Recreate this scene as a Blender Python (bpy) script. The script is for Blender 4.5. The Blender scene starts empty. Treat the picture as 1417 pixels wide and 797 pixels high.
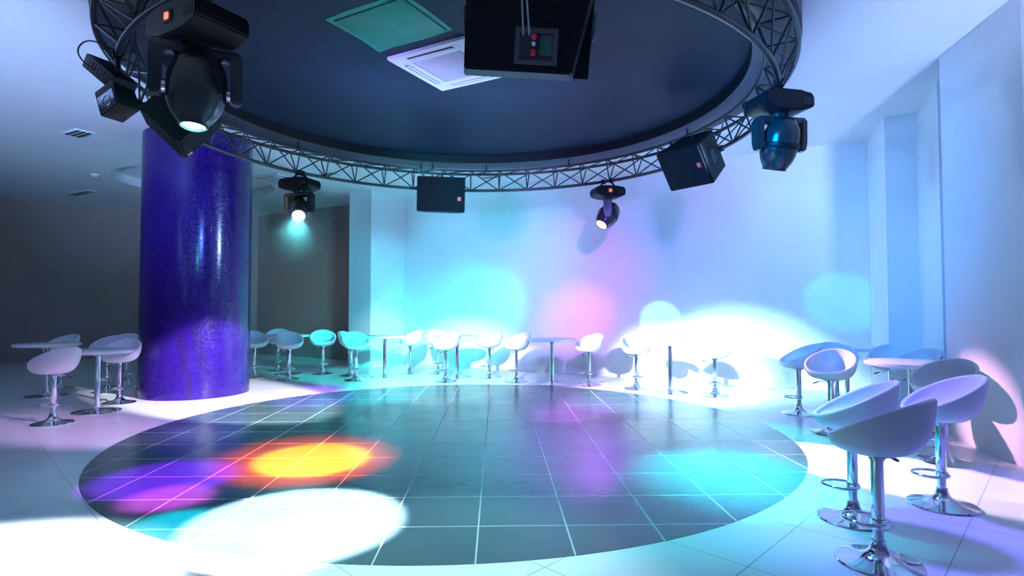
import bpy, bmesh, math, random
from mathutils import Vector, Matrix
random.seed(7)
PI = math.pi
sc = bpy.context.scene
COL = sc.collection
rad = math.radians

# ------------------------------------------------------------------ helpers
def link(o):
    COL.objects.link(o)
    return o

def obj(name, bm, m, parent=None, smooth=None):
    bmesh.ops.recalc_face_normals(bm, faces=bm.faces[:])
    me = bpy.data.meshes.new(name)
    bm.to_mesh(me)
    bm.free()
    for mm in (m if isinstance(m, (list, tuple)) else [m]):
        me.materials.append(mm)
    if smooth is not None:
        for p in me.polygons:
            p.use_smooth = True
        me.set_sharp_from_angle(angle=rad(smooth))
    o = link(bpy.data.objects.new(name, me))
    if parent:
        o.parent = parent
    return o

def thing(name, label, cat, loc=(0, 0, 0), rot=(0, 0, 0), group=None):
    o = link(bpy.data.objects.new(name, None))
    o.empty_display_size = 0.1
    o.location = loc
    o.rotation_euler = rot
    tag(o, label, cat, group)
    return o

def tag(o, label, cat, group=None):
    o['label'] = label
    o['category'] = cat
    if group:
        o['group'] = group
    return o

def struct(name, bm, m, smooth=None):
    o = obj(name, bm, m, None, smooth)
    o['kind'] = 'structure'
    return o

def copy_tree(o, parent=None):
    c = o.copy()
    link(c)
    if parent:
        c.parent = parent
    for ch in list(o.children):
        copy_tree(ch, c)
    return c

def xf(loc=(0, 0, 0), rot=(0, 0, 0)):
    from mathutils import Euler
    return Matrix.Translation(loc) @ Euler(rot).to_matrix().to_4x4()

def box(bm, c, s, M=None, bev=0.0, seg=2):
    t = bmesh.new()
    bmesh.ops.create_cube(t, size=1)
    for v in t.verts:
        v.co = Vector((v.co.x * s[0], v.co.y * s[1], v.co.z * s[2]))
    if bev:
        bmesh.ops.bevel(t, geom=t.edges[:], offset=bev, segments=seg, profile=.5, affect='EDGES')
    for v in t.verts:
        v.co += Vector(c)
        if M:
            v.co = M @ v.co
    add(bm, t)

def add(bm, t):
    me = bpy.data.meshes.new('tmp')
    t.to_mesh(me)
    t.free()
    bm.from_mesh(me)
    bpy.data.meshes.remove(me)

def tube(bm, pts, r, seg=8, closed=False):
    pts = [Vector(p) for p in pts]
    n = len(pts)
    rings = []
    prev = None
    for i, p in enumerate(pts):
        if closed:
            d = (pts[(i + 1) % n] - pts[i - 1]).normalized()
        else:
            d = (pts[min(i + 1, n - 1)] - pts[max(i - 1, 0)]).normalized()
        if prev is None:
            a = d.orthogonal().normalized()
        else:
            a = (prev - d * prev.dot(d)).normalized()
        prev = a
        b = d.cross(a)
        rr = r[i] if isinstance(r, (list, tuple)) else r
        rings.append([bm.verts.new(p + (a * math.cos(2 * PI * k / seg) + b * math.sin(2 * PI * k / seg)) * rr) for k in range(seg)])
    for i in range(n if closed else n - 1):
        A, B = rings[i], rings[(i + 1) % n]
        off = 0
        if closed and i == n - 1:
            off = min(range(seg), key=lambda q: (A[0].co - B[q].co).length)
        for k in range(seg):
            bm.faces.new((A[k], A[(k + 1) % seg], B[(k + 1 + off) % seg], B[(k + off) % seg]))
    if not closed:
        bm.faces.new(rings[0][::-1])
        bm.faces.new(rings[-1])

def smooth(pts, n=3):
    """corner-cutting so a cable bends in a curve"""
    pts = [Vector(p) for p in pts]
    for _ in range(n):
        q = [pts[0]]
        for a, b in zip(pts, pts[1:]):
            q += [a * .75 + b * .25, a * .25 + b * .75]
        pts = q + [pts[-1]]
    return pts

def ring_tube(bm, R, z, r, seg=144, sides=10, c=(0, 0)):
    tube(bm, [(c[0] + R * math.cos(2 * PI * i / seg), c[1] + R * math.sin(2 * PI * i / seg), z) for i in range(seg)], r, sides, True)

def lathe(bm, prof, seg=32, M=None):
    """prof: list of (r, z); r == 0 closes with a pole"""
    rings = []
    for r, z in prof:
        if r < 1e-6:
            rings.append([bm.verts.new((0, 0, z))])
        else:
            rings.append([bm.verts.new((r * math.cos(2 * PI * k / seg), r * math.sin(2 * PI * k / seg), z)) for k in range(seg)])
    for A, B in zip(rings, rings[1:]):
        for k in range(seg):
            k2 = (k + 1) % seg
            if len(A) == 1 and len(B) == 1:
                continue
            if len(A) == 1:
                bm.faces.new((A[0], B[k], B[k2]))
            elif len(B) == 1:
                bm.faces.new((A[k], A[k2], B[0]))
            else:
                bm.faces.new((A[k], A[k2], B[k2], B[k]))
    if M:
        for R_ in rings:
            for v in R_:
                v.co = M @ v.co

def prism(bm, poly, z0, z1, M=None):
    a = [bm.verts.new((x, y, z0)) for x, y in poly]
    b = [bm.verts.new((x, y, z1)) for x, y in poly]
    n = len(poly)
    bm.faces.new(a[::-1])
    bm.faces.new(b)
    for i in range(n):
        bm.faces.new((a[i], a[(i + 1) % n], b[(i + 1) % n], b[i]))
    if M:
        for v in a + b:
            v.co = M @ v.co

# ------------------------------------------------------------------ materials
def mat(name, base=(.8, .8, .8), rough=.5, metal=0., spec=.5, emit=None, es=0., coat=0.):
    m = bpy.data.materials.new(name)
    m.use_nodes = True
    b = m.node_tree.nodes['Principled BSDF']
    b.inputs['Base Color'].default_value = (*base, 1)
    b.inputs['Roughness'].default_value = rough
    b.inputs['Metallic'].default_value = metal
    b.inputs['Specular IOR Level'].default_value = spec
    b.inputs['Coat Weight'].default_value = coat
    if emit:
        b.inputs['Emission Color'].default_value = (*emit, 1)
        b.inputs['Emission Strength'].default_value = es
    return m

def N(m, t, **kw):
    n = m.node_tree.nodes.new(t)
    for k, v in kw.items():
        if k in n.inputs:
            n.inputs[k].default_value = v
        else:
            setattr(n, k, v)
    return n

def L(m, a, b):
    m.node_tree.links.new(a, b)

def noisy(m, c1, c2, scale=4., detail=4., rough=None, bump=0., bscale=None):
    """procedural colour variation, optional roughness range and bump"""
    b = m.node_tree.nodes['Principled BSDF']
    tc = N(m, 'ShaderNodeTexCoord')
    n = N(m, 'ShaderNodeTexNoise', Scale=scale, Detail=detail)
    L(m, tc.outputs['Object'], n.inputs['Vector'])
    r = N(m, 'ShaderNodeValToRGB')
    r.color_ramp.elements[0].color = (*c1, 1)
    r.color_ramp.elements[1].color = (*c2, 1)
    r.color_ramp.elements[0].position = .3
    r.color_ramp.elements[1].position = .7
    L(m, n.outputs['Fac'], r.inputs['Fac'])
    L(m, r.outputs['Color'], b.inputs['Base Color'])
    if rough:
        q = N(m, 'ShaderNodeMapRange')
        q.inputs['To Min'].default_value = rough[0]
        q.inputs['To Max'].default_value = rough[1]
        L(m, n.outputs['Fac'], q.inputs['Value'])
        L(m, q.outputs['Result'], b.inputs['Roughness'])
    if bump:
        n2 = N(m, 'ShaderNodeTexNoise', Scale=bscale or scale * 6, Detail=6.)
        L(m, tc.outputs['Object'], n2.inputs['Vector'])
        bp = N(m, 'ShaderNodeBump', Strength=bump, Distance=.01)
        L(m, n2.outputs['Fac'], bp.inputs['Height'])
        L(m, bp.outputs['Normal'], b.inputs['Normal'])
    return m

M_wall = noisy(mat('white wall paint', rough=.6), (.76, .76, .77), (.8, .8, .8), 1.5, bump=.04, bscale=60)
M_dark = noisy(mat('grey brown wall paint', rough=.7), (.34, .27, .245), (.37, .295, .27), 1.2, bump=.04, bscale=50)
M_ceil = noisy(mat('white ceiling paint', rough=.7), (.77, .77, .78), (.81, .81, .81), 1.0, bump=.03, bscale=50)
M_ring = noisy(mat('grey drum paint', rough=.5), (.05, .055, .085), (.06, .065, .1), 2.)
M_disc = noisy(mat('dark navy ceiling paint', rough=.55, spec=.15), (.010, .018, .044), (.014, .024, .056), .9, 5., bump=.05, bscale=30)
M_teal = noisy(mat('green primer patch', rough=.5), (.0, .22, .17), (.01, .28, .22), 2.5)
M_tealp = noisy(mat('green primer hatch', rough=.45), (.0, .20, .155), (.01, .25, .195), 3.)
M_acw = mat('white grille plastic', (.8, .8, .82), .4)
M_acg = mat('grey filter mesh', (.5, .5, .55), .6)
M_dkslot = mat('dark slot', (.02, .02, .025), .5)
M_truss = noisy(mat('black painted steel tube', rough=.28), (.012, .014, .018), (.022, .025, .03), 6.)
M_black = noisy(mat('black textured paint', rough=.4, spec=.15), (.005, .006, .007), (.009, .010, .012), 20., bump=.12, bscale=160)
M_grille = noisy(mat('black grille cloth', rough=.7, spec=.08), (.006, .007, .009), (.010, .011, .013), 30., bump=.2, bscale=220)
M_head = noisy(mat('black gloss plastic', rough=.2), (.012, .016, .016), (.02, .025, .025), 4.)
M_red = mat('red badge', (.75, .02, .04), .4)
M_led = mat('red display', (.6, .02, .01), .3, emit=(1., .06, .02), es=6.)
M_lensw = mat('lit lens white cyan', (.9, .95, 1), .1, emit=(.75, 1., 1.), es=14.)
M_lensg = mat('lit lens green', (.6, 1, .9), .1, emit=(.35, 1., .8), es=8.)
M_lenso = mat('lit lens warm', (1, .9, .8), .1, emit=(1., .75, .5), es=8.)
M_glass = mat('dark mirror glass', (.25, .28, .35), .08, metal=.9)
M_chrome = noisy(mat('chrome', metal=1., rough=.09), (.78, .79, .8), (.84, .85, .86), 3., rough=(.06, .12))
M_steel = noisy(mat('brushed steel tube', metal=1., rough=.22), (.62, .63, .65), (.7, .71, .73), 8., rough=(.16, .26))
M_seat = noisy(mat('white moulded seat', rough=.38), (.74, .74, .76), (.8, .8, .81), 5., bump=.03, bscale=120)
M_lever = mat('black lever grip', (.015, .015, .015), .4)
M_top = noisy(mat('white table laminate', rough=.25), (.76, .76, .78), (.81, .81, .82), 3.)
M_cable = mat('black cable', (.012, .012, .014), .5)
M_cableg = mat('grey cable', (.35, .37, .4), .5)
M_green = mat('green terminal', (.02, .1, .06), .4)
M_frame = mat('grey plate', (.06, .065, .075), .4)

def grid_mask(m, vec, size, w):
    """1 on grout lines of a square grid of the given pitch and line width (metres)"""
    sep = N(m, 'ShaderNodeSeparateXYZ')
    L(m, vec, sep.inputs['Vector'])
    outs = []
    for ax in 'XY':
        d = N(m, 'ShaderNodeMath', operation='DIVIDE')
        L(m, sep.outputs[ax], d.inputs[0]); d.inputs[1].default_value = size
        a = N(m, 'ShaderNodeMath', operation='ADD'); L(m, d.outputs[0], a.inputs[0]); a.inputs[1].default_value = 100.5
        f = N(m, 'ShaderNodeMath', operation='FRACT'); L(m, a.outputs[0], f.inputs[0])
        s = N(m, 'ShaderNodeMath', operation='SUBTRACT'); L(m, f.outputs[0], s.inputs[0]); s.inputs[1].default_value = .5
        b = N(m, 'ShaderNodeMath', operation='ABSOLUTE'); L(m, s.outputs[0], b.inputs[0])
        q = N(m, 'ShaderNodeMath', operation='LESS_THAN'); L(m, b.outputs[0], q.inputs[0]); q.inputs[1].default_value = w / size / 2
        outs.append(q)
    mx = N(m, 'ShaderNodeMath', operation='MAXIMUM')
    L(m, outs[0].outputs[0], mx.inputs[0]); L(m, outs[1].outputs[0], mx.inputs[1])
    return mx.outputs[0]

def tile_mat(name, size, w, rotz, off, c1, c2, grout, rough, bump, bscale, coat=0., spec=.5):
    m = mat(name, rough=.3, coat=coat, spec=spec)
    b = m.node_tree.nodes['Principled BSDF']
    tc = N(m, 'ShaderNodeTexCoord')
    mp = N(m, 'ShaderNodeMapping')
    mp.vector_type = 'TEXTURE'
    mp.inputs['Location'].default_value = off
    mp.inputs['Rotation'].default_value = (0, 0, rotz)
    L(m, tc.outputs['Object'], mp.inputs['Vector'])
    mask = grid_mask(m, mp.outputs['Vector'], size, w)
    n = N(m, 'ShaderNodeTexNoise', Scale=2.2, Detail=5.)
    L(m, tc.outputs['Object'], n.inputs['Vector'])
    r = N(m, 'ShaderNodeMix', data_type='RGBA')
    r.inputs[6].default_value = (*c1, 1); r.inputs[7].default_value = (*c2, 1)
    L(m, n.outputs['Fac'], r.inputs[0])
    g = N(m, 'ShaderNodeMix', data_type='RGBA')
    L(m, mask, g.inputs[0]); L(m, r.outputs[2], g.inputs[6]); g.inputs[7].default_value = (*grout, 1)
    L(m, g.outputs[2], b.inputs['Base Color'])
    q = N(m, 'ShaderNodeMapRange')
    q.inputs['To Min'].default_value = rough[0]; q.inputs['To Max'].default_value = rough[1]
    L(m, n.outputs['Fac'], q.inputs['Value'])
    rm = N(m, 'ShaderNodeMix', data_type='FLOAT')
    L(m, mask, rm.inputs[0]); L(m, q.outputs['Result'], rm.inputs[2]); rm.inputs[3].default_value = .6
    L(m, rm.outputs[0], b.inputs['Roughness'])
    # cleft-slate relief: streaky noise
    mp2 = N(m, 'ShaderNodeMapping')
    mp2.inputs['Rotation'].default_value = (0, 0, .5)
    mp2.inputs['Scale'].default_value = (1., 3., 1.)
    L(m, tc.outputs['Object'], mp2.inputs['Vector'])
    n2 = N(m, 'ShaderNodeTexNoise', Scale=bscale, Detail=7., Distortion=.8)
    L(m, mp2.outputs['Vector'], n2.inputs['Vector'])
    bp = N(m, 'ShaderNodeBump', Strength=bump, Distance=.004)
    L(m, n2.outputs['Fac'], bp.inputs['Height'])
    L(m, bp.outputs['Normal'], b.inputs['Normal'])
    return m

CX, CY = -.613, 7.172           # centre of the round floor and of the ring truss
RF = 3.84
M_floor = tile_mat('white porcelain tile', .83, .007, rad(45.5), (-.965, .955, 0), (.74, .74, .76), (.8, .8, .8), (.3, .3, .32), (.16, .3), .06, 3.)
M_slate = tile_mat('dark slate tile', .6, .010, .0264, (-.229, 3.918, 0), (.048, .085, .095), (.068, .11, .12), (.45, .45, .45), (.18, .30), .16, 5., spec=.65)

M_mosaic = mat('purple glass mosaic', rough=.15, coat=.0)
def _mosaic():
    m = M_mosaic
    b = m.node_tree.nodes['Principled BSDF']
    uv = N(m, 'ShaderNodeUVMap'); uv.uv_map = 'UVMap'
    mask = grid_mask(m, uv.outputs['UV'], .032, .006)
    vo = N(m, 'ShaderNodeTexWhiteNoise'); vo.noise_dimensions = '2D'
    sn = N(m, 'ShaderNodeVectorMath', operation='SNAP'); sn.inputs[1].default_value = (.032, .032, .032)
    ad = N(m, 'ShaderNodeVectorMath', operation='ADD'); ad.inputs[1].default_value = (.016, .016, 0)
    L(m, uv.outputs['UV'], ad.inputs[0]); L(m, ad.outputs[0], sn.inputs[0]); L(m, sn.outputs[0], vo.inputs['Vector'])
    r = N(m, 'ShaderNodeMix', data_type='RGBA')
    r.inputs[6].default_value = (.020, .004, .13, 1); r.inputs[7].default_value = (.030, .007, .18, 1)
    L(m, vo.outputs['Value'], r.inputs[0])
    g = N(m, 'ShaderNodeMix', data_type='RGBA')
    L(m, mask, g.inputs[0]); L(m, r.outputs[2], g.inputs[6]); g.inputs[7].default_value = (.004, .003, .03, 1)
    L(m, g.outputs[2], b.inputs['Base Color'])
    q = N(m, 'ShaderNodeMapRange'); q.inputs['To Min'].default_value = .12; q.inputs['To Max'].default_value = .22
    L(m, vo.outputs['Value'], q.inputs['Value']); L(m, q.outputs['Result'], b.inputs['Roughness'])
    bp = N(m, 'ShaderNodeBump', Strength=.15, Distance=.003)
    inv = N(m, 'ShaderNodeMath', operation='SUBTRACT'); inv.inputs[0].default_value = 1.
    L(m, mask, inv.inputs[1]); L(m, inv.outputs[0], bp.inputs['Height']); L(m, bp.outputs['Normal'], b.inputs['Normal'])
_mosaic()

# ------------------------------------------------------------------ camera
cam = bpy.data.cameras.new('camera')
cam.sensor_fit = 'HORIZONTAL'
cam.sensor_width = 36.
cam.lens = 783.56 / 1417 * 36
cam.clip_end = 200
co = link(bpy.data.objects.new('camera', cam))
co.location = (0, 0, 1.4953)
co.rotation_euler = (PI / 2 + .0342, 0, 0)
sc.camera = co

# ------------------------------------------------------------------ room shell
ZC = 4.45
U = Vector((.866, -.5)); V = Vector((.5, .866))
def wy(x): return 13.5 - .577 * x
W0 = (6.25, wy(6.25)); W1 = (-3.2, wy(-3.2)); W2 = (-8.2, wy(-8.2))
room = [W0, W2, (-12.6, 16.2), (-14.2, 15.4), (-14.2, -2.5), (9.5, -2.5), (9.5, 4.0), (4.3, 4.0)]

def fill_poly(bm, outer, holes, z, up):
    edges = []
    for loop in [outer] + holes:
        vs = [bm.verts.new((x, y, z)) for x, y in loop]
        for i in range(len(vs)):
            edges.append(bm.edges.new((vs[i], vs[(i + 1) % len(vs)])))
    bmesh.ops.triangle_fill(bm, edges=edges, use_beauty=True)

def circle(c, r, n=96):
    return [(c[0] + r * math.cos(2 * PI * i / n), c[1] + r * math.sin(2 * PI * i / n)) for i in range(n)]

big = [(-15, -3), (10, -3), (10, 12), (-2, 20), (-15, 20)]
bm = bmesh.new()
prism(bm, big, -.15, 0)
struct('floor', bm, M_floor)
bm = bmesh.new()
prism(bm, circle((CX, CY), RF, 160), -.02, .003)
struct('dance_floor', bm, M_slate)
# main ceiling with the round recess behind the column
RC = (-7.5, 13.4); RR = 1.7
bm = bmesh.new()
fill_poly(bm, big, [circle(RC, RR)], ZC, False)
n = 96
lo = [bm.verts.new((*p, ZC)) for p in circle(RC, RR, n)]
hi = [bm.verts.new((*p, ZC + .2)) for p in circle(RC, RR, n)]
for i in range(n):
    bm.faces.new((lo[i], lo[(i + 1) % n], hi[(i + 1) % n], hi[i]))
bm.faces.new(hi)
bmesh.ops.remove_doubles(bm, verts=bm.verts[:], dist=1e-4)
struct('ceiling', bm, M_ceil)
# round drum below it: grey rim, dark recessed disc
RD0, RD1, ZD0, ZD1 = 3.4, 3.86, 4.2, 4.345
bm = bmesh.new()
n = 160
loops = []
for R_, z in ((RD1, ZC), (RD1, ZD0), (RD0, ZD0), (RD0, ZD1 + .02)):
    loops.append([bm.verts.new((CX + R_ * math.cos(2 * PI * i / n), CY + R_ * math.sin(2 * PI * i / n), z)) for i in range(n)])
for A, B in zip(loops, loops[1:]):
    for i in range(n):
        bm.faces.new((A[i], A[(i + 1) % n], B[(i + 1) % n], B[i]))
struct('trim_1', bm, M_ring, 40)
bm = bmesh.new()
prism(bm, circle((CX, CY), RD0 + .02, 160), ZD1, ZD1 + .04)
struct('trim_2', bm, M_disc, 40)
bm = bmesh.new()
lo2 = circle((CX, CY), RD0 - .004, 160)
A = [bm.verts.new((x, y, ZD0 + .004)) for x, y in lo2]
B = [bm.verts.new((x, y, ZD1)) for x, y in lo2]
for i in range(160):
    bm.faces.new((A[i], A[(i + 1) % 160], B[(i + 1) % 160], B[i]))
struct('trim_3', bm, M_black, 40)

def wall(name, pts, m, th=.15, z0=0., z1=ZC, side=1):
    """wall slab along a plan polyline, thickness to the outer side"""
    bm = bmesh.new()
    for a, b in zip(pts, pts[1:]):
        a = Vector(a); b = Vector(b)
        d = (b - a).normalized(); nn = Vector((-d.y, d.x)) * th * side
        prism(bm, [a, b, b + nn, a + nn], z0, z1)
    return struct(name, bm, m)
wall('wall_back', [(6.25, wy(6.25)), (-3.95, wy(-3.95))], M_wall, side=-1)
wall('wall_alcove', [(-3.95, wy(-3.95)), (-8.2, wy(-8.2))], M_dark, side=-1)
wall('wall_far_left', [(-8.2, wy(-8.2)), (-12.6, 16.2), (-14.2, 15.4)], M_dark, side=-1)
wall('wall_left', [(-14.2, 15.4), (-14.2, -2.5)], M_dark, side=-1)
# right side: returns and pillars stepping towards the camera
bm = bmesh.new()
prism(bm, [(6.25, 9.89), (5.79, 8.72), (6.13, 8.5), (5.55, 7.3), (8, 6.2), (8.6, 9.6)], 0, ZC)
struct('wall_right', bm, M_wall)
bm = bmesh.new()
prism(bm, [(5.05, 6.6), (4.75, 5.2), (4.65, 3.2), (7.0, 3.2), (7.0, 5.5)], 0, ZC)
struct('pillar_right', bm, M_wall)
bm = bmesh.new()
prism(bm, [(-3.52, 14.1), (-2.9, 15.17), (-3.5, 15.6), (-3.62, 15.6), (-4.17, 14.47)], 0, ZC)
struct('pillar_back', bm, M_wall)

# mosaic column
def column():
    c = (-5.54, 9.96); R_ = .858; n = 96
    bm = bmesh.new()
    uvl = bm.loops.layers.uv.new('UVMap')
    a = [bm.verts.new((R_ * math.cos(2 * PI * i / n), R_ * math.sin(2 * PI * i / n), 0)) for i in range(n)]
    b = [bm.verts.new((R_ * math.cos(2 * PI * i / n), R_ * math.sin(2 * PI * i / n), ZC)) for i in range(n)]
    for i in range(n):
        f = bm.faces.new((a[i], a[(i + 1) % n], b[(i + 1) % n], b[i]))
        for l, (u, v) in zip(f.loops, ((i, 0), (i + 1, 0), (i + 1, ZC), (i, ZC))):
            l[uvl].uv = (u * 2 * PI * R_ / n, v)
    o = struct('column', bm, M_mosaic, 60)
    o.location = (*c, 0)
column()

# ------------------------------------------------------------------ ring truss
ZB, ZT, RB, RI, RO = 3.735, 4.09, 3.64, 3.525, 3.825
def truss():
    t = thing('ring_truss', 'round black lattice truss ring hung under the dark ceiling disc', 'truss', (CX, CY, ZB))
    for nm, R_, z, r in (('bottom_chord', RB, 0, .028), ('inner_top_chord', RI, ZT - ZB, .022), ('outer_top_chord', RO, ZT - ZB, .026)):
        bm = bmesh.new()
        ring_tube(bm, R_, z, r)
        obj(nm, bm, M_truss, t, 60)
    K = 42
    ph = rad(110)
    P = lambda R_, k, z: Vector((R_ * math.cos(ph + 2 * PI * k / K), R_ * math.sin(ph + 2 * PI * k / K), z))
    h = ZT - ZB
    segs = []
    for k in range(K):
        segs += [(P(RB, k, 0), P(RI, k, h)), (P(RB, k, 0), P(RI, k + 1, h)), (P(RB, k, 0), P(RO, k, h)), (P(RB, k + 1, 0), P(RO, k, h)),
                 (P(RI, k, h), P(RO, k, h)), (P(RI, k, h), P(RO, k + 1, h))]
    def vis(s):
        m_ = (s[0] + s[1]) / 2 + Vector((CX, CY, ZB))
        px = 708 + 783 * m_.x / m_.y; py = 425 - 783 * (m_.z - 1.5) / m_.y
        return 0 if (100 < px < 1320 and py > 0) else 1, m_.y
    segs.sort(key=vis)
    for a, b in segs[:100]:
        bm = bmesh.new(); tube(bm, [a, b], .0115, 6); obj('brace', bm, M_truss, t, 60)
    bm = bmesh.new()
    for a, b in segs[100:]:
        tube(bm, [a, b], .0115, 6)
    o = obj('brace', bm, M_truss, t, 60); o['kind'] = 'stuff'
    # hanger rods up to the drum rim
    for ang in (108, 104.5, 88, 62, 145, 22, 185, 225, 270, 315):
        a = rad(ang)
        bm = bmesh.new()
        p = Vector((RI * math.cos(a), RI * math.sin(a), h))
        tube(bm, [p - Vector((0, 0, .03)), p + Vector((0, 0, ZD0 - ZT + .001))], .016, 8)
        box(bm, p + Vector((0, 0, .0)), (.06, .06, .06), bev=.008)
        obj('hanger_rod', bm, M_truss, t, 40)
truss()
# truss point helper: plan angle of a point
def on_ring(x, y, R_=RB):
    d = Vector((x - CX, y - CY)).normalized() * R_
    return CX + d.x, CY + d.y

# ------------------------------------------------------------------ moving heads
def frame_to(nrm, up=(0, 0, 1), roll=0.):
    """rotation matrix whose local -Y looks along nrm"""
    y = -Vector(nrm).normalized()
    x = y.cross(Vector(up)).normalized()
    z = x.cross(y)
    R_ = Matrix((x, y, z)).transposed()
    return R_ @ Matrix.Rotation(roll, 3, 'Y')

def moving_head(label, x, y, yaw, pan, aim, lens_m, W=.56, s=1., zt=None, led=None, tp=.62, band=True):
    """base clamped under the bottom chord; yoke turned by pan; head looking along aim (world)"""
    zt = (ZB - .11) if zt is None else zt
    t = thing('moving_head_light', label, 'stage light', (x, y, zt), (0, 0, 0), 'moving heads on the truss')
    Rz = Matrix.Rotation(yaw, 4, 'Z')
    # base housing: long body with rounded, chamfered ends
    bm = bmesh.new()
    w, d, h = W, .36 * s, .2 * s
    prof = [(-w / 2, -h * .3), (-w / 2 + .03, -h * .08), (-w * .2, 0), (w * .2, 0), (w / 2 - .03, -h * .08), (w / 2, -h * .3), (w / 2, -h * .72), (w * .42, -h * .86), (w * .2, -h), (-w * .2, -h), (-w * .42, -h * .86), (-w / 2, -h * .72)]
    Mx = Rz @ Matrix.Rotation(PI / 2, 4, 'X')
    prism(bm, prof, -d / 2, d / 2, Mx)
    bmesh.ops.bevel(bm, geom=bm.edges[:], offset=.01, segments=2, affect='EDGES')
    base = obj('base', bm, M_black, t, 35)
    bm = bmesh.new()
    for i in range(5):
        box(bm, (w * .28 + i * .022, -d / 2 - .001, -h * .5), (.01, .006, h * .35), Rz)
    obj('vent', bm, M_dkslot, base)
    bm = bmesh.new()
    for sx in (-1, 1):
        box(bm, (sx * w * .42, 0, -h * .25), (.02, d * .55, .03), Rz, .006)
    obj('handle', bm, M_head, base, 40)
    if led:
        bm = bmesh.new()
        box(bm, (led[0], -d / 2 - .003, -h * .45), (.1, .01, .085), Rz, .006)
        dp = obj('display', bm, M_dkslot, base, 40)
        bm = bmesh.new()
        box(bm, (led[0], -d / 2 - .009, -h * .45), (.045, .006, .045), Rz, .002)
        obj('indicator', bm, M_led, dp)
    # two hook clamps up to the chord
    for sx in (-1, 1):
        bm = bmesh.new()
        px = sx * .13
        # chord runs tangentially; find the closest chord point above the clamp
        lp = Rz @ Vector((px, 0, 0))
        wx, wy_ = on_ring(x + lp.x, y + lp.y)
        tgt = Vector((wx - x, wy_ - y, ZB - zt))
        tube(bm, [lp + Vector((0, 0, -.01)), lp + Vector((0, 0, .03)), tgt + Vector((0, 0, -.03))], .016, 8)
        tn = Vector((-(wy_ - CY), wx - CX, 0)).normalized()
        tube(bm, [tgt - tn * .03, tgt + tn * .03], .044, 12)
        obj('clamp', bm, M_black, t, 40)
    # yoke
    Rp = Matrix.Rotation(pan, 4, 'Z')
    bm = bmesh.new()
    lathe(bm, [(0, -h + .002), (.085 * s, -h + .002), (.085 * s, -h - .04), (0, -h - .04)], 24)
    aw = .21 * s; top = -h - .035; piv = top - .27 * s
    box(bm, (0, 0, top - .03), (aw * 2 + .09, .13 * s, .07), Rp, .02)
    for sx in (-1, 1):
        ar = [(-.075 * s, top - .02), (.075 * s, top - .02), (.07 * s, piv + .02), (.045 * s, piv - .06 * s), (-.045 * s, piv - .06 * s), (-.07 * s, piv + .02)]
        t2 = bmesh.new()
        prism(t2, ar, sx * aw - .035 * s + .02 * sx, sx * aw + .035 * s + .02 * sx, Rp @ Matrix(((0, 0, 1, 0), (1, 0, 0, 0), (0, 1, 0, 0), (0, 0, 0, 1))))
        bmesh.ops.bevel(t2, geom=t2.edges[:], offset=.012, segments=2, affect='EDGES')
        add(bm, t2)
    yk = obj('yoke', bm, M_head, t, 35)
    # pivots
    for sx in (-1, 1):
        bm = bmesh.new()
        Mq = Rp @ Matrix.Translation((sx * (aw - .03), 0, piv)) @ Matrix.Rotation(PI / 2, 4, 'Y')
        lathe(bm, [(0, -.05), (.04 * s, -.05), (.04 * s, .05), (0, .05)], 20, Mq)
        obj('pivot', bm, M_steel, yk, 40)
    # head: ovoid shell with flat lens end, axis = aim
    a = Vector(aim).normalized()
    q = Vector((0, 0, 1)).rotation_difference(a).to_matrix().to_4x4()
    Mh = Matrix.Translation((0, 0, piv)) @ q
    bm = bmesh.new()
    r, l = .178 * s, .29 * s
    prof = [(0, -l)]
    for i in range(1, 17):
        u = -1 + 1.78 * i / 16
        prof.append((r * (1 - abs(u) ** 2.4) ** .5 if u < 0 else r * (1 - tp * u ** 2.2), u * l))
    zl = prof[-1][1]; rl = prof[-1][0]
    prof += [(rl * .98, zl + .02), (rl * .86, zl + .022), (rl * .84, zl + .004)]
    lathe(bm, prof, 36, Mh)
    hd = obj('head', bm, M_head, t, 50)
    bm = bmesh.new()
    lathe(bm, [(rl * .85, zl + .004), (rl * .6, zl + .014), (rl * .3, zl + .02), (0, zl + .022)], 32, Mh)
    obj('lens', bm, lens_m, hd, 60)
    if not band:
        return t, Vector((x, y, zt)) + Vector((0, 0, piv)) + a * (zl + .06)
    bm = bmesh.new()
    lathe(bm, [(r * 1.004, -.03 * s), (r * 1.03, -.02 * s), (r * 1.03, .02 * s), (r * 1.0, .03 * s)], 36, Mh)
    obj('band', bm, M_black, hd, 40)
    return t, Vector((x, y, zt)) + Vector((0, 0, piv)) + a * (zl + .06)

heads = {}
x, y = on_ring(-2.2, 3.89)
heads['h1'] = moving_head('big dark moving head light close by, top left, with a red display on its base', x, y, rad(-30), rad(29), (.0, -.12, -1), M_lensg, W=.6, led=(-.02, 0), tp=.9, s=1.08, zt=ZB - .19, band=False)[1]
x, y = on_ring(-3.52, 9.34)
heads['h2'] = moving_head('moving head light glaring cyan white towards us beside the purple column', x, y, rad(-18), rad(-18), (.28, -.85, -.62), M_lensw, W=.58)[1]
x, y = on_ring(1.685, 9.97)
heads['h3'] = moving_head('small moving head light with warm lens tilted left in front of the back wall', x, y, rad(12), rad(80), (-.55, -.42, -.75), M_lenso, W=.54, led=(-.02, 0))[1]
x, y = on_ring(2.63, 5.65)
heads['h4'] = moving_head('moving head light on the right of the truss turned away, round dark back showing', x, y, rad(12), rad(8), (-.1, .3, -.95), M_lenso, W=.54)[1]

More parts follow.
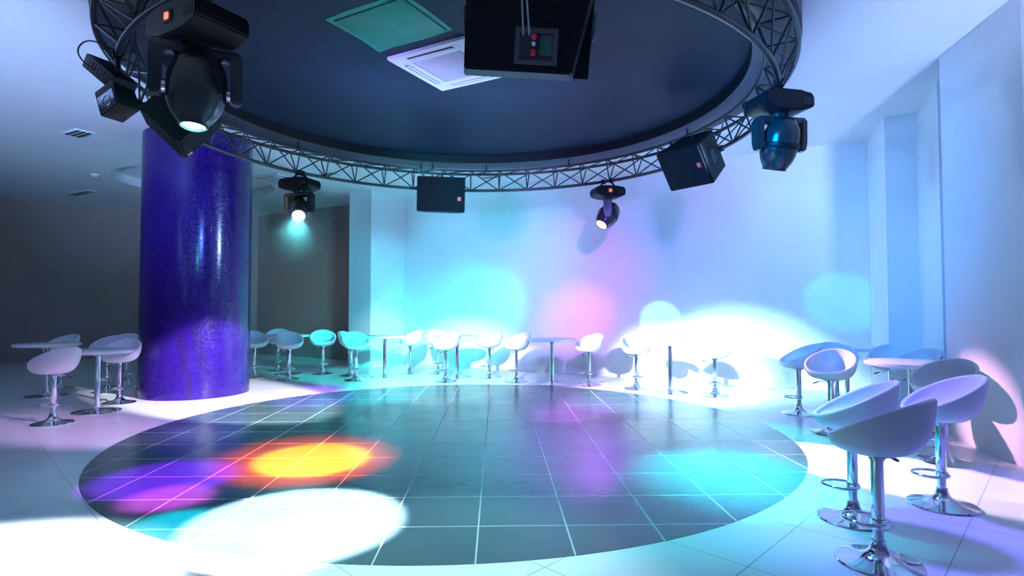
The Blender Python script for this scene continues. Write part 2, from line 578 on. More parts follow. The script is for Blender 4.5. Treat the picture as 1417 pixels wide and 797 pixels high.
# faint haze lit by the glaring lamp: a soft scattering cone in front of its lens
M_haze = bpy.data.materials.new('thin stage haze')
M_haze.use_nodes = True
M_haze.node_tree.nodes.remove(M_haze.node_tree.nodes['Principled BSDF'])
vs = N(M_haze, 'ShaderNodeVolumeScatter', Density=0., Anisotropy=.2)
_g = N(M_haze, 'ShaderNodeNewGeometry')
_d = N(M_haze, 'ShaderNodeVectorMath', operation='DISTANCE')
_d.inputs[1].default_value = heads['h2']
L(M_haze, _g.outputs['Position'], _d.inputs[0])
_m = N(M_haze, 'ShaderNodeMapRange')
_m.interpolation_type = 'SMOOTHSTEP'
_m.inputs['From Min'].default_value = 0.
_m.inputs['From Max'].default_value = 1.2
_m.inputs['To Min'].default_value = .30
_m.inputs['To Max'].default_value = 0.
L(M_haze, _d.outputs['Value'], _m.inputs['Value'])
L(M_haze, _m.outputs['Result'], vs.inputs['Density'])
L(M_haze, vs.outputs['Volume'], M_haze.node_tree.nodes['Material Output'].inputs['Volume'])
bm = bmesh.new()
hz = (Vector((-3.1, 7.9, 1.9)) - heads['h2']).normalized()
q_ = Vector((0, 0, 1)).rotation_difference(hz).to_matrix().to_4x4()
lathe(bm, [(0, .02), (.12, .02), (.30, .25), (.62, .8), (.72, 1.2), (.5, 1.5), (0, 1.6)], 32, Matrix.Translation(heads['h2']) @ q_)
hzo = obj('light_haze', bm, M_haze, None, 60)
tag(hzo, 'faint cyan haze glowing under the glaring lamp by the column', 'haze')
hzo['kind'] = 'stuff'

# ------------------------------------------------------------------ speakers
def speaker(label, c, nrm, roll=0., W=.9, H=.64, D=.5, rear=False, badge=(.36, -.1), hang=None, tz=1.):
    """wedge cabinet hung on its side: wide grille face, tapering back; local -Y is the front"""
    R_ = frame_to(nrm, roll=roll).to_4x4()
    t = thing('loudspeaker', label, 'loudspeaker', c, R_.to_euler(), 'loudspeakers on the truss')
    bm = bmesh.new()
    b = .72 if tz == 1. else .9
    front = [(-W / 2, -D / 2, -H / 2), (W / 2, -D / 2, -H / 2), (W / 2, -D / 2, H / 2), (-W / 2, -D / 2, H / 2)]
    back = [(-W / 2 * b, D / 2, -H / 2 * .96), (W / 2 * b, D / 2, -H / 2 * .96), (W / 2 * b, D / 2, H / 2 * .96), (-W / 2 * b, D / 2, H / 2 * .96)]
    f = [bm.verts.new(p) for p in front]; k = [bm.verts.new(p) for p in back]
    bm.faces.new(f); bm.faces.new(k[::-1])
    for i in range(4):
        bm.faces.new((f[i], k[i], k[(i + 1) % 4], f[(i + 1) % 4]))
    for v in bm.verts:
        if v.co.z < 0:
            v.co.x = W / 2 * (b if v.co.y > 0 else 1) * ((tz * 2 - 1) if v.co.x < 0 else 1) * (1 if v.co.x > 0 else -1)
    bmesh.ops.recalc_face_normals(bm, faces=bm.faces[:])
    bmesh.ops.bevel(bm, geom=bm.edges[:], offset=.012, segments=2, affect='EDGES')
    cab = obj('cabinet', bm, M_black, t, 35)
    bm = bmesh.new()
    box(bm, (0, -D / 2 - .006, 0), (W - .04, .03, H - .04), bev=.01)
    g = obj('grille', bm, M_grille, t, 35)
    bm = bmesh.new()
    box(bm, (badge[0] * W, -D / 2 - .022, badge[1] * H), (.07, .006, .07), bev=.002)
    bd = obj('badge', bm, M_red, g)
    bm = bmesh.new()
    box(bm, (badge[0] * W, -D / 2 - .027, badge[1] * H + .012), (.012, .006, .03))
    box(bm, (badge[0] * W, -D / 2 - .027, badge[1] * H - .018), (.012, .006, .012))
    obj('mark', bm, M_acw, bd)
    # ring handle plate on the side faces
    for sx in (-1, 1):
        ang = math.atan2(W / 2 * (1 - b), D)
        Mh = Matrix.Translation((sx * (W / 2 * (1 + b) / 2 + .002), 0, 0)) @ Matrix.Rotation(sx * ang, 4, 'Z') @ Matrix.Rotation(PI / 2, 4, 'Y')
        bm = bmesh.new()
        for oz in (-.045, .045):
            pts = [Mh @ Vector((oz + .042 * math.cos(q), .042 * math.sin(q), 0)) for q in [2 * PI * i / 20 for i in range(20)]]
            tube(bm, pts, .011, 6, True)
        obj('handle', bm, M_frame, t, 50)
    if rear:
        bm = bmesh.new()
        fx, fz, fw, fh = -.06, -.18, .27, .21
        for dx, dz, sx_, sz_ in ((0, fh / 2, fw, .035), (0, -fh / 2, fw, .035), (-fw / 2, 0, .035, fh + .035), (fw / 2, 0, .035, fh + .035)):
            box(bm, (fx + dx, D / 2 + .004, fz + dz), (sx_, .016, sz_), bev=.003)
        tp = obj('terminal_frame', bm, M_frame, t, 35)
        bm = bmesh.new(); box(bm, (fx, D / 2 + .001, fz), (fw - .03, .006, fh - .03))
        obj('terminal_plate', bm, M_dkslot, tp)
        bm = bmesh.new(); box(bm, (fx - .07, D / 2 + .008, fz + .01), (.09, .012, .13), bev=.004)
        obj('input_panel', bm, M_green, tp, 35)
        bm = bmesh.new()
        for dz in (.06, -.045):
            lathe(bm, [(0, 0), (.02, 0), (.02, .05), (.012, .06), (0, .06)], 14, Matrix.Translation((fx + .02, D / 2 + .004, fz + dz)) @ Matrix.Rotation(-PI / 2, 4, 'X'))
        obj('binding_post', bm, M_red, tp, 40)
        bm = bmesh.new(); lathe(bm, [(0, 0), (.014, 0), (.014, .06), (0, .06)], 14, Matrix.Translation((fx + .02, D / 2 + .004, fz + .01)) @ Matrix.Rotation(-PI / 2, 4, 'X'))
        obj('plug', bm, M_acw, tp, 40)
    # yoke bracket from the cabinet up to the truss chord
    Ri = R_.inverted()
    bm = bmesh.new()
    for hp in hang:
        loc = Ri @ (Vector(hp) - Vector(c))
        side = Vector((loc.x * .75, 0, H / 2 - .03))
        side.x = max(-W * .36, min(W * .36, side.x))
        tube(bm, [side, side + Vector((0, 0, .07)), loc], .016, 8)
        wv = Vector((-(hp[1] - CY), hp[0] - CX, 0)).normalized()
        lv = (Ri.to_3x3() @ wv)
        tube(bm, [loc - lv * .035, loc + lv * .035], .046, 12)
    obj('bracket', bm, M_black, t, 40)
    return t

def ring_pt(deg, R_=RB, z=ZB):
    return (CX + R_ * math.cos(rad(deg)), CY + R_ * math.sin(rad(deg)), z)

speaker('black loudspeaker facing us, hung from the far side of the truss ring', (-1.30, 10.42, 3.565), (.05, -1, -.09), rad(1.5), W=.88, H=.64, D=.42, badge=(.38, -.12), hang=[ring_pt(105), ring_pt(97)])
speaker('black loudspeaker twisted on the right of the truss, side with ring handle showing', (2.52, 7.78, 3.535), (-.655, -.49, -.57), rad(0), W=.70, H=.58, D=.54, badge=(.36, .02), hang=[ring_pt(24), ring_pt(12)])
speaker('black loudspeaker behind the big near light, teal lit face above the purple column', (-3.70, 6.28, 3.64), (.68, .33, -.65), rad(0), W=.8, H=.60, D=.5, badge=(.38, -.36), hang=[ring_pt(185), ring_pt(196)])
speaker('large black loudspeaker overhead showing its rear with a cable terminal', (.13, 4.10, 3.585), (.04, 1, .32), rad(-4), W=1.0, H=.74, D=.40, rear=True, badge=(.3, -.1), hang=[ring_pt(277), ring_pt(286)], tz=.86)

# cables down to the near loudspeaker terminal
bm = bmesh.new()
tube(bm, [(.075, 3.70, 3.30), (.066, 3.62, 3.45), (.06, 3.58, 3.62), (.055, 3.56, ZB)], .006, 8)
tag(obj('speaker_cable', bm, M_cableg, None, 60), 'left grey wire rising from the terminal of the overhead loudspeaker', 'cable', 'wires of the overhead loudspeaker')
bm = bmesh.new()
tube(bm, [(.115, 3.70, 3.30), (.10, 3.62, 3.45), (.085, 3.58, 3.62), (.07, 3.56, ZB)], .006, 8)
tag(obj('speaker_cable', bm, M_cableg, None, 60), 'right grey wire rising from the terminal of the overhead loudspeaker', 'cable', 'wires of the overhead loudspeaker')

# small scanner light at far left: slab body and mirror box
def scanner():
    x, y = on_ring(-3.42, 5.0)
    t = thing('scanner_light', 'small black scanner light with a mirror box left of the big near light', 'stage light', (x, y, ZB))
    Rm = Matrix.Rotation(rad(-25), 4, 'Z') @ Matrix.Rotation(rad(34), 4, 'Y')
    bm = bmesh.new()
    box(bm, (0, 0, -.2), (.52, .2, .13), Rm, .012)
    bd = obj('body', bm, M_black, t, 35)
    bm = bmesh.new()
    for i in range(6):
        box(bm, (-.16 + i * .05, -.1, -.2), (.02, .008, .08), Rm)
    obj('vent', bm, M_dkslot, bd)
    bm = bmesh.new()
    Rb = Matrix.Translation((.02, -.02, -.43)) @ Matrix.Rotation(rad(-20), 4, 'Z') @ Matrix.Rotation(rad(-22), 4, 'Y')
    box(bm, (0, 0, 0), (.24, .2, .24), Rb, .012)
    box(bm, (.03, 0, .13), (.08, .06, .12), Rb, .01)
    hs = obj('mirror_housing', bm, M_black, t, 35)
    bm = bmesh.new()
    box(bm, (0, -.102, -.03), (.19, .008, .15), Rb, .003)
    mr = obj('mirror', bm, M_glass, hs, 35)
    bm = bmesh.new()
    tube(bm, [Rb @ Vector((.05 * math.cos(q), -.108, -.03 + .05 * math.sin(q))) for q in [2 * PI * i / 24 for i in range(24)]], .006, 6, True)
    obj('ring_mark', bm, M_steel, mr, 60)
    bm = bmesh.new()
    tube(bm, [(0, 0, -.2), (0, 0, -.02)], .018, 8)
    a = Vector((-(y - CY), x - CX, 0)).normalized()
    tube(bm, [-a * .035, a * .035], .044, 12)
    obj('clamp', bm, M_black, t, 40)
    bm = bmesh.new()
    p0 = Vector((x - .2, y - .02, ZB + .02))
    loop = smooth([(x - .05, y, ZB + .05), (x - .22, y - .05, ZB + .12), (x - .32, y - .06, ZB + .04), (x - .3, y - .05, ZB - .06), (x - .2, y - .03, ZB - .14), (x - .1, y, ZB - .2)])
    tube(bm, loop, .007, 8)
    pc = obj('power_cable', bm, M_cable, t, 60)
    pc.location = (-x, -y, -ZB)
scanner()

# ------------------------------------------------------------------ ceiling fittings
def cassette(label, c, ang, s, z, name='air_vent'):
    t = thing(name, label, 'air conditioner', (c[0], c[1], z), (0, 0, ang))
    bm = bmesh.new()
    o, i = s / 2, s * .31
    zz = (-.03, .0)
    # square frame with opening
    A = [(-o, -o), (o, -o), (o, o), (-o, o)]; B = [(-i, -i), (i, -i), (i, i), (-i, i)]
    for k in range(4):
        k2 = (k + 1) % 4
        prism(bm, [A[k], A[k2], B[k2], B[k]], -.035, -.001)
    fr = obj('frame', bm, M_acw, t, 30)
    bm = bmesh.new(); box(bm, (0, 0, -.022), (i * 2 - .03, i * 2 - .03, .03), bev=.006)
    for k in range(14):
        box(bm, (0, -i + .05 + k * (2 * i - .1) / 13, -.039), (i * 2 - .1, .01, .004))
    obj('intake_grille', bm, M_acg, t, 30)
    for k in range(4):
        bm = bmesh.new()
        Mz = Matrix.Rotation(k * PI / 2, 4, 'Z')
        box(bm, (0, -(o + i) / 2 - .0, -.036), (i * 1.9, .055, .006), Mz, .002)
        sl = obj('air_slot', bm, M_dkslot, fr, 30)
        bm = bmesh.new()
        box(bm, (0, -(o + i) / 2 + .012, -.043), (i * 1.86, .03, .006), Mz @ Matrix.Identity(4), .002)
        obj('louvre', bm, M_acw, sl, 30)
    return t
AB = rad(-29)
cassette('white square air conditioner cassette in the dark ceiling disc', (-.70, 6.56), AB, 1.06, ZD1 - .0)
cassette('small square air conditioner cassette in the white ceiling beside the column', (-5.35, 13.0), AB, .95, ZC, 'air_vent')

t = thing('access_hatch', 'teal green square hatch painted over in the dark ceiling disc', 'hatch', (-1.22, 5.62, ZD1), (0, 0, AB))
bm = bmesh.new()
pts = [(-.50, -.40), (-.2, -.42), (.48, -.40), (.5, -.1), (.49, .38), (.1, .40), (-.3, .385), (-.53, .41), (-.49, .1)]
prism(bm, pts, -.004, -.0005)
obj('surround', bm, M_teal, t)
bm = bmesh.new(); box(bm, (0, 0, -.009), (.86, .68, .012), bev=.003)
obj('panel', bm, M_tealp, t, 30)
bm = bmesh.new()
for dx, dy, sx, sy in ((0, .345, .88, .008), (0, -.345, .88, .008), (.435, 0, .008, .69), (-.435, 0, .008, .69)):
    box(bm, (dx, dy, -.0065), (sx, sy, .007))
obj('seam', bm, M_dkslot, t)

def detector(label, x, y):
    t = thing('smoke_detector', label, 'smoke detector', (x, y, ZC))
    bm = bmesh.new(); lathe(bm, [(0, -.0005), (.085, -.0005), (.085, -.02), (.06, -.03), (.055, -.055), (.03, -.065), (0, -.066)], 28)
    obj('body', bm, M_acw, t, 40)
    bm = bmesh.new(); lathe(bm, [(.057, -.036), (.062, -.036), (.062, -.046), (.057, -.046)], 28)
    obj('sensor_slot', bm, M_dkslot, t, 40)
detector('small white smoke detector on the ceiling left of the column', -9.27, 12.5)
def slot_vent(label, x, y, l, w, a):
    t = thing('slot_vent', label, 'air vent', (x, y, ZC), (0, 0, a))
    bm = bmesh.new(); box(bm, (0, 0, -.0095), (l, w, .016), bev=.003); fr = obj('frame', bm, M_acw, t, 30)
    bm = bmesh.new()
    for k in (-1, 0, 1):
        box(bm, (0, k * w * .27, -.0165), (l * .92, w * .17, .006))
    obj('slot', bm, M_dkslot, fr)
slot_vent('dark slot vent in the ceiling at the far left edge, behind the smoke detector', -11.1, 14.5, 1.1, .24, AB)
slot_vent('dark slot vent in the ceiling nearest us at the far left edge', -7.35, 9.5, .5, .3, AB)
slot_vent('small slot vent in the white ceiling above the far loudspeaker', -.45, 12.7, .5, .22, AB)
slot_vent('small slot vent in the white ceiling over the back pillar', -4.05, 12.4, .45, .22, AB)

# ------------------------------------------------------------------ bar stools and tables
def seat_mesh():
    """tub shell: low rounded front lip at local -Y, sides sweeping up to a high leaning back"""
    bm = bmesh.new()
    n = 56
    def rim(th):               # th = 0 at the front, PI at the back
        c = (1 - math.cos(th)) / 2
        h = .085 + .255 * c ** 1.12
        rx = .278 * (1 + .03 * c)
        ry = .245 + .05 * c ** 2
        return rx * math.sin(th), -ry * math.cos(th), h
    rings = []
    def ring(f):
        rings.append([bm.verts.new(f(2 * PI * i / n)) for i in range(n)])
    def outer(t):
        def f(th):
            x, y, h = rim(th)
            a = t * PI / 2
            k = math.sin(a) ** .62
            return x * k, y * k, h * (1 - math.cos(a)) ** 1.12
        return f
    def inner(t):              # t 1 -> rim, 0 -> seat centre
        def f(th):
            x, y, h = rim(th)
            L_ = math.hypot(x, y); q = (L_ - .034) / L_
            a = t * PI / 2
            k = math.sin(a) ** .62 * q
            base = .068
            return x * k, y * k, base + (h - .004 - base) * (1 - math.cos(a)) ** 1.15
        return f
    def lip(b):
        def f(th):
            x, y, h = rim(th)
            L_ = math.hypot(x, y)
            q = (L_ - .017 + .017 * math.cos(b)) / L_
            return x * q, y * q, h + .014 * math.sin(b)
        return f
    c0 = bm.verts.new((0, 0, 0))
    for t in (.12, .25, .38, .5, .62, .73, .83, .92, .97):
        ring(outer(t))
    for b in (0, .5, 1.05, 1.57, 2.1, 2.65):
        ring(lip(b))
    for t in (1., .95, .88, .78, .67, .55, .42, .28, .14):
        ring(inner(t))
    c1 = bm.verts.new((0, 0, .068))
    for A, B in zip(rings, rings[1:]):
        for i in range(n):
            bm.faces.new((A[i], A[(i + 1) % n], B[(i + 1) % n], B[i]))
    for i in range(n):
        bm.faces.new((c0, rings[0][(i + 1) % n], rings[0][i]))
        bm.faces.new((c1, rings[-1][i], rings[-1][(i + 1) % n]))
    return bm

SB = .635   # underside of the seat
def make_stool():
    t = thing('bar_stool', 'x', 'bar stool', group='white bar stools')
    bm = seat_mesh()
    for v in bm.verts:
        v.co.z += SB
    obj('seat', bm, M_seat, t, 70)
    bm = bmesh.new()
    lathe(bm, [(0, SB + .012), (.10, SB + .012), (.10, SB - .004), (.045, SB - .012), (.042, SB - .035), (0, SB - .035)], 28)
    obj('seat_plate', bm, M_steel, t, 40)
    bm = bmesh.new()
    lathe(bm, [(.034, SB - .02), (.034, .215), (.031, .21), (.031, .2)], 28)
    obj('sleeve', bm, M_chrome, t, 40)
    bm = bmesh.new()
    lathe(bm, [(.028, .22), (.028, .06)], 28)
    obj('gas_column', bm, M_steel, t, 40)
    bm = bmesh.new()
    lathe(bm, [(0, .0005), (.226, .0005), (.23, .006), (.226, .014), (.19, .022), (.14, .031), (.095, .044), (.065, .062), (.048, .085), (.04, .11), (.038, .13), (.03, .132)], 48)
    obj('base', bm, M_chrome, t, 40)
    bm = bmesh.new()
    pts = []
    for i in range(40):
        q = 2 * PI * i / 40
        pts.append((.112 * math.sin(q) * (1 - .12 * math.cos(q)), -.078 - .115 * math.cos(q), .235))
    tube(bm, pts, .0105, 10, True)
    fr = obj('footrest', bm, M_chrome, t, 60)
    bm = bmesh.new()
    lathe(bm, [(.035, .255), (.042, .252), (.042, .218), (.035, .215)], 28)
    obj('collar', bm, M_chrome, fr, 40)
    bm = bmesh.new()
    tube(bm, [(-.02, .0, SB - .022), (-.12, .02, SB - .03), (-.2, .04, SB - .065)], .006, 8)
    lv = obj('lever', bm, M_steel, t, 50)
    bm = bmesh.new()
    tube(bm, [(-.145, .026, SB - .041), (-.2, .04, SB - .065), (-.215, .044, SB - .072)], [.008, .0095, .006], 10)
    obj('grip', bm, M_lever, lv, 50)
    return t
stool0 = make_stool()
first = True
STOOLS = []
def stool(x, y, face, label, dz=0.):
    """face = plan direction the open front looks to"""
    global first
    o = stool0 if first else copy_tree(stool0)
    first = False
    o.location = (x, y, 0)
    o.rotation_euler = (0, 0, math.atan2(face[1], face[0]) + PI / 2)
    o['label'] = label
    STOOLS.append(o)

stool(2.15, 3.37, (-.62, .78), 'nearest white bar stool, lower right, its back turned to us')
stool(2.41, 4.05, (-.90, .42), 'white bar stool right behind the nearest one, its hollow seat showing')
stool(3.25, 4.33, (-1, .25), 'white bar stool behind and to the right of the nearest one')
stool(4.20, 5.55, (-.9, -.35), 'white bar stool by the right pillar with pink lit seat rim')
stool(3.80, 6.79, (-.75, -.66), 'white bar stool glowing pink in front of the right hand table')
stool(4.62, 8.10, (-.2, -1), 'white bar stool half hidden behind the pink glowing stool, before the rear right table')
stool(4.04, 8.02, (-1, .1), 'white bar stool alone in the white glare, right end of the back row')
stool(5.20, 7.80, (-.7, -.7), 'white bar stool showing its back over the left of the right hand table')
stool(4.97, 7.02, (-1, -.2), 'white bar stool behind the right hand table, next to the right pillar')
stool(3.43, 9.62, (-.35, -.95), 'white bar stool in the glare just right of the table under the cyan oval')
stool(2.28, 10.42, (.1, -1), 'white bar stool in the glare just left of the table under the cyan oval')
stool(1.48, 10.94, (-.75, -.66), 'white bar stool just right of the table below the pink wall glow')
stool(.09, 11.42, (-.80, -.60), 'white bar stool with pink lit inside, left of the table below the pink glow')
stool(-.48, 12.16, (-.85, .2), 'grey shadowed white bar stool second to the left of the pink glow table')
stool(-1.34, 11.45, (-.70, -.72), 'white bar stool with violet inside in front of the cyan glow table')
stool(-1.66, 12.82, (.5, -.86), 'white bar stool mostly hidden behind the violet tinted stool')
stool(-2.30, 12.88, (-.80, -.55), 'white bar stool near the back wall between two tables, in cyan light')
stool(-3.20, 11.65, (.45, -.9), 'white bar stool facing us in front of the back pillar')
stool(-3.52, 12.42, (.5, .8), 'white bar stool tucked directly behind the one facing us at the back pillar')
stool(-4.24, 12.73, (.35, -.94), 'turquoise lit white bar stool before the dark alcove wall')
stool(-4.62, 11.78, (.50, -.86), 'white bar stool just left of the turquoise one, in front of the alcove table')
stool(-5.5, 13.35, (.3, -.9), 'white bar stool behind the alcove table, farthest back in the alcove')
stool(-5.50, 12.13, (.60, -.8), 'white bar stool peeking out from the right edge of the purple column')
stool(-5.92, 7.35, (-.9, .25), 'white bar stool at the far left edge, in front of the left table')
stool(-6.15, 8.92, (.1, -1), 'white bar stool under the left table edge beside the purple column')
stool(-7.15, 10.05, (.1, -1), 'white bar stool behind the left table, second from the column')
stool(-7.35, 10.85, (.5, -.85), 'cyan tinted white bar stool behind the left table, touching the column outline')
stool(-8.35, 10.5, (-.2, -1), 'white bar stool behind the left table at its left end')

def make_table():
    t = thing('bar_table', 'x', 'table', group='round bar tables')
    h = .885
    bm = bmesh.new()
    lathe(bm, [(0, h - .045), (.445, h - .045), (.46, h - .04), (.465, h - .025), (.463, h - .006), (.455, h), (0, h)], 64)
    obj('table_top', bm, M_top, t, 40)
    bm = bmesh.new()
    lathe(bm, [(.038, h - .045), (.038, .03)], 28)
    obj('pole', bm, M_chrome, t, 40)
    bm = bmesh.new()
    lathe(bm, [(0, h - .046), (.16, h - .046), (.16, h - .054), (.05, h - .056), (.045, h - .09), (0, h - .09)], 28)
    obj('top_plate', bm, M_steel, t, 40)
    bm = bmesh.new()
    lathe(bm, [(0, .0005), (.296, .0005), (.30, .006), (.296, .012), (.2, .02), (.08, .028), (.055, .04), (.044, .06), (.037, .062)], 56)
    obj('base', bm, M_chrome, t, 40)
    return t
tab0 = make_table()
for i, (x, y, lab) in enumerate([
    (2.79, 10.02, 'round white bar table in the glare under the cyan oval on the back wall'),
    (.78, 11.1, 'round white bar table below the pink violet glow on the back wall'),
    (-1.17, 12.18, 'round white bar table below the cyan wall glow, behind the violet tinted stool'),
    (-2.75, 12.29, 'round white bar table standing in front of the back pillar'),
    (-5.0, 12.72, 'round white bar table in the alcove left of the turquoise stool'),
    (-5.96, 8.18, 'round white bar table left of the purple column, at the left edge'),
    (4.5, 6.4, 'round white bar table with pink lit rim by the right pillar'),
    (5.15, 8.75, 'round white bar table at the rear right, in front of the wall corner'),
    (-7.85, 9.6, 'round white bar table behind the left edge table, in shadow')]):
    o = tab0 if i == 0 else copy_tree(tab0)
    o.location = (x, y, 0)
    o['label'] = lab

# ------------------------------------------------------------------ lights
def spot(name, loc, target, color, watts, deg, blend=.3, radius=.05):
    l = bpy.data.lights.new(name, 'SPOT')
    l.color = color
    l.energy = watts
    l.spot_size = rad(deg)
    l.spot_blend = blend
    l.shadow_soft_size = radius
    o = link(bpy.data.objects.new(name, l))
    o.location = loc
    d = Vector(target) - Vector(loc)
    o.rotation_euler = d.to_track_quat('-Z', 'Y').to_euler()
    return o
H1, H2, H3, H4 = (heads[k] for k in ('h1', 'h2', 'h3', 'h4'))
TR = lambda deg, z=3.3: ring_pt(deg, RB, z)

CYAN = (.1, .9, 1.); BLUE = (.25, .45, 1.); WHITE = (1., .98, 1.)
IN = lambda deg, z=3.25, R_=3.2: ring_pt(deg, R_, z)
# name, from, to, cone, blend, lamp radius, colour, watts
LIGHTS = [
    ('wall_wash_centre', IN(225), (1.5, 12.2, 3.0), 80, 1., .5),
    ('wall_wash_left', IN(305), (-2.2, 14.6, 2.2), 52, 1., .5),
    ('wall_wash_right', IN(300), (5.7, 10.2, 2.4), 75, 1., .5),
    ('cyan_glow', IN(60), (-1.5, 14.2, 1.0), 40, 1., .05),
    ('pink_glow', IN(312), (1.45, 12.7, 1.2), 15, 1., .05),
    ('violet_glow', IN(312), (1.35, 12.7, 2.0), 30, 1., .05),
    ('white_flood', IN(215), (3.6, 10.3, -.05), 24, .7, .05),
    ('white_flood_core', IN(232), (2.6, 11.2, .1), 17, .8, .05),
    ('shadow_fill_side', IN(308), (3.5, 10.5, .1), 25, .8, .05),  # added second flood, fills the stool shadows in the glare
    ('oval_beam', IN(222), (3.05, 11.7, 1.2), 5.5, .15, .05),
    ('oval_beam_right', IN(212), (5.84, 10.1, 1.6), 6, .2, .05),
    ('pillar_beam', IN(306), (-3.3, 14.6, .6), 11, .9, .05),
    ('left_room_wash', IN(210), (-11.5, 15.5, 2.6), 60, 1., .3),
    ('alcove_wash', IN(160), (-6.3, 17.0, 2.2), 28, 1., .3),  # added lamp that lifts the alcove wall, no fixture modelled
    ('ceiling_wash_right', IN(180, 3.35, 3.3), (6.0, 7.5, 4.4), 50, 1., .3),  # added to brighten the right ceiling, no fixture hangs there
    ('ceiling_wash_left', IN(0, 3.35, 3.3), (-9.0, 8.5, 4.4), 50, 1., .3),  # likewise added, brightens the left ceiling without a fixture
    ('return_wash', IN(150), (6.0, 8.6, 2.5), 30, 1., .3),
    ('yellow_beam', IN(255), (-1.95, 5.6, 0), 19, .4, .05),
    ('red_beam', IN(258), (-2.0, 5.6, 0), 30, .8, .05),
    ('violet_beam', IN(240), (-3.0, 5.0, 0), 22, .6, .05),
    ('rose_beam', IN(236), (-2.7, 4.5, 0), 14, .8, .05),
    ('teal_beam', IN(257), (-2.3, 3.95, 0), 12, .7, .05),
    ('pale_beam', IN(250), (-3.6, 6.9, 0), 12, .4, .05),
    ('indigo_beam', IN(250), (-3.3, 9.4, 0), 14, .8, .05),
    ('white_beam', IN(262), (-1.48, 3.98, 0), 26, .12, .05),
    ('white_left', IN(258), (-3.0, 2.9, 0), 38, .5, .05),
    ('lilac_left', IN(300), (-5.1, 7.0, 0), 16, .8, .05),
    ('ring_white_left', IN(300), (-4.4, 9.1, 0), 22, .4, .05),
    ('ring_white_far', IN(260), (-1.3, 11.65, 0), 26, .5, .05),
    ('alcove_beam', IN(330), (-3.25, 12.2, 0.2), 17, .5, .05),
    ('stripe_beam', IN(75), (3.35, 5.35, 0), 12, .15, .05),
    ('glare_floor', IN(228), (3.5, 8.9, 0), 20, .8, .05),
    ('cyan_right', IN(352), (2.0, 5.2, 0), 32, 1., .05),
    ('magenta_far', IN(250), (.9, 8.2, 0), 14, .9, .05),
    ('added_fill_right', (3.5, -1.0, 1.0), (5.6, 6.8, 4.45), 44, 1., .2),  # unseen lamp added behind the camera to lift the right ceiling
    ('added_fill_left', (-4.5, -1.0, 1.0), (-6.6, 7.0, 4.45), 44, 1., .2),  # unseen counterpart added behind the camera for the left ceiling
    ('magenta_beam', H3, (.6, 6.4, 0), 26, .9, .05),
    ('cyan_floor', IN(300), (1.3, 5.0, 0), 75, .8, .05),
    ('near_floor', IN(265, 3.3), (-.5, 3.4, 0), 48, .8, .05),
    ('cyan_floor_far', IN(230), (-2.2, 10.2, 0), 20, .8, .05),
    ('green_floor', IN(60), (2.9, 6.6, 0), 24, .7, .05),
    ('violet_floor', IN(322), (3.0, 4.2, 0), 60, .8, .2),
    ('violet_column', IN(225), (-5.0, 9.2, .2), 26, 1., .05),
    ('blue_column', IN(256), (-5.0, 9.2, 2.2), 30, 1., .05),
    ('rose_right', IN(75), (4.15, 6.6, .85), 11, .8, .05),
    ('rose_middle', IN(255), (.05, 11.35, .86), 5, .6, .05),
    ('violet_middle', IN(262), (-1.36, 11.4, .88), 5, .6, .05),
    ('lens_spill', H1, (-3.75, 6.3, 3.5), 50, 1., .05),
    ('haze_beam', H2, (-3.1, 7.9, 1.9), 62, 1., .05),
    ('green_down', H1, (-2.0, 3.0, 0), 40, .6, .05),
]
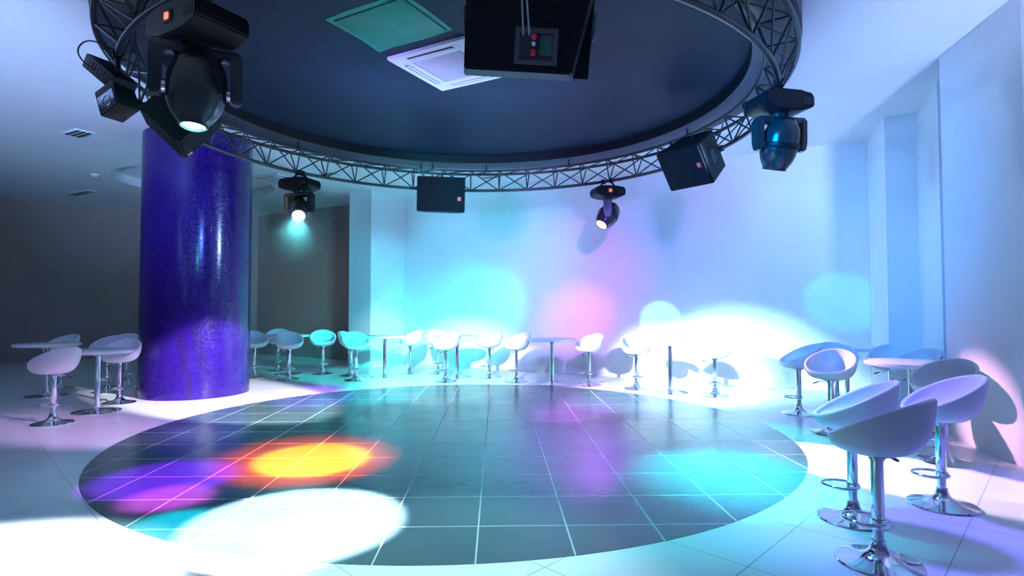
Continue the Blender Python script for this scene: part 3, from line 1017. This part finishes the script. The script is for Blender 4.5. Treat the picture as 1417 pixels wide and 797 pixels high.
POWER = {
    'alcove_beam': ((0, 1.0, 0.9), 6715),
    'alcove_wash': ((1.0, 0.8, 0.75), 450),
    'blue_column': ((0.1, 0.2, 1.0), 500),
    'ceiling_wash_left': ((0.35, 0.6, 1.0), 1470),
    'ceiling_wash_right': ((0.35, 0.6, 1.0), 700),
    'cyan_floor_far': ((0, 0.85, 1.0), 8594),
    'cyan_glow': ((0.0, 1.0, 0.85), 1300),
    'cyan_right': ((0.0, 0.9, 1.0), 6000),
    'green_floor': ((0.0, 1.0, 0.8), 1216),
    'indigo_beam': ((0.25, 0.04, 1.0), 14000),
    'lilac_left': ((0.8, 0.45, 1.0), 3600),
    'magenta_beam': ((0.5, 0.06, 1.0), 900),
    'magenta_far': ((1.0, 0.12, 1.0), 7066),
    'near_floor': ((0.5, 0.95, 1.0), 680),
    'oval_beam': ((0.3, 1.0, 1.0), 3002),
    'oval_beam_right': ((0.02, 1.0, 0.95), 1310),
    'pillar_beam': ((0.8, 1.0, 1.0), 2200),
    'pink_glow': ((1.0, 0.16, 0.75), 1900),
    'red_beam': ((1.0, 0.05, 0.0), 12000),
    'return_wash': ((0.1, 0.5, 1.0), 1036),
    'ring_white_far': ((0.75, 0.95, 1.0), 6000),
    'ring_white_left': ((0.9, 0.92, 1.0), 13000),
    'rose_beam': ((1.0, 0.08, 0.75), 4192),
    'stripe_beam': ((1.0, 0.75, 1.0), 6000),
    'teal_beam': ((0.0, 0.85, 1.0), 4000),
    'added_fill_left': ((0.3, 0.5, 1.0), 6500),
    'added_fill_right': ((0.34, 0.46, 1.0), 4800),
    'violet_beam': ((0.3, 0.0, 1.0), 4200),
    'violet_column': ((0.5, 0.03, 1), 1600),
    'violet_glow': ((0.38, 0.02, 1.0), 2200),
    'wall_wash_centre': ((0.33, 0.25, 1.0), 1400),
    'wall_wash_left': ((0.05, 0.68, 1.0), 3200),
    'wall_wash_right': ((0.0, 0.26, 1.0), 1300),
    'white_beam': ((0.85, 0.9, 1.0), 10000),
    'white_flood': ((0.35, 0.72, 1.0), 17000),
    'white_flood_core': ((0.9, 0.9, 1.0), 9500),
    'white_left': ((0.75, 0.9, 1.0), 3800),
    'yellow_beam': ((1.0, 0.8, 0.0), 8000),
    'glare_floor': ((0.6, 1, 1), 1800),
    'violet_floor': ((0.17, 0.15, 1.0), 950),
    'cyan_floor': ((0.0, 0.8, 0.8), 420),
    'pale_beam': ((0.7, 0.9, 1), 700),
    'lens_spill': ((0.1, 0.95, 0.85), 160),
    'haze_beam': ((0.15, 0.9, 1.0), 350),
    'rose_right': ((1.0, 0.5, 0.85), 3500),
    'rose_middle': ((1.0, 0.3, 0.85), 2500),
    'violet_middle': ((0.5, 0.15, 1.0), 2500),
    'shadow_fill_side': ((0.5, 0.85, 1.0), 7000),
}
#POWER-END
for nm_, a_, b_, dg_, bl_, rd_ in LIGHTS:
    if nm_ not in POWER:
        continue
    col_, w_ = POWER[nm_]
    spot(nm_, a_, b_, col_, w_, dg_, bl_, rd_)

w = bpy.data.worlds.new('world')
sc.world = w
w.use_nodes = True
w.node_tree.nodes['Background'].inputs['Color'].default_value = (.18, .26, 1., 1)
w.node_tree.nodes['Background'].inputs['Strength'].default_value = 0.2

sc.view_settings.view_transform = 'Standard'
sc.view_settings.look = 'None'
sc.view_settings.exposure = 0.
sc.view_settings.gamma = 1.
sc.view_settings.use_curve_mapping = False
sc.cycles.use_denoising = True
sc.cycles.max_bounces = 8
sc.cycles.sample_clamp_indirect = 8.
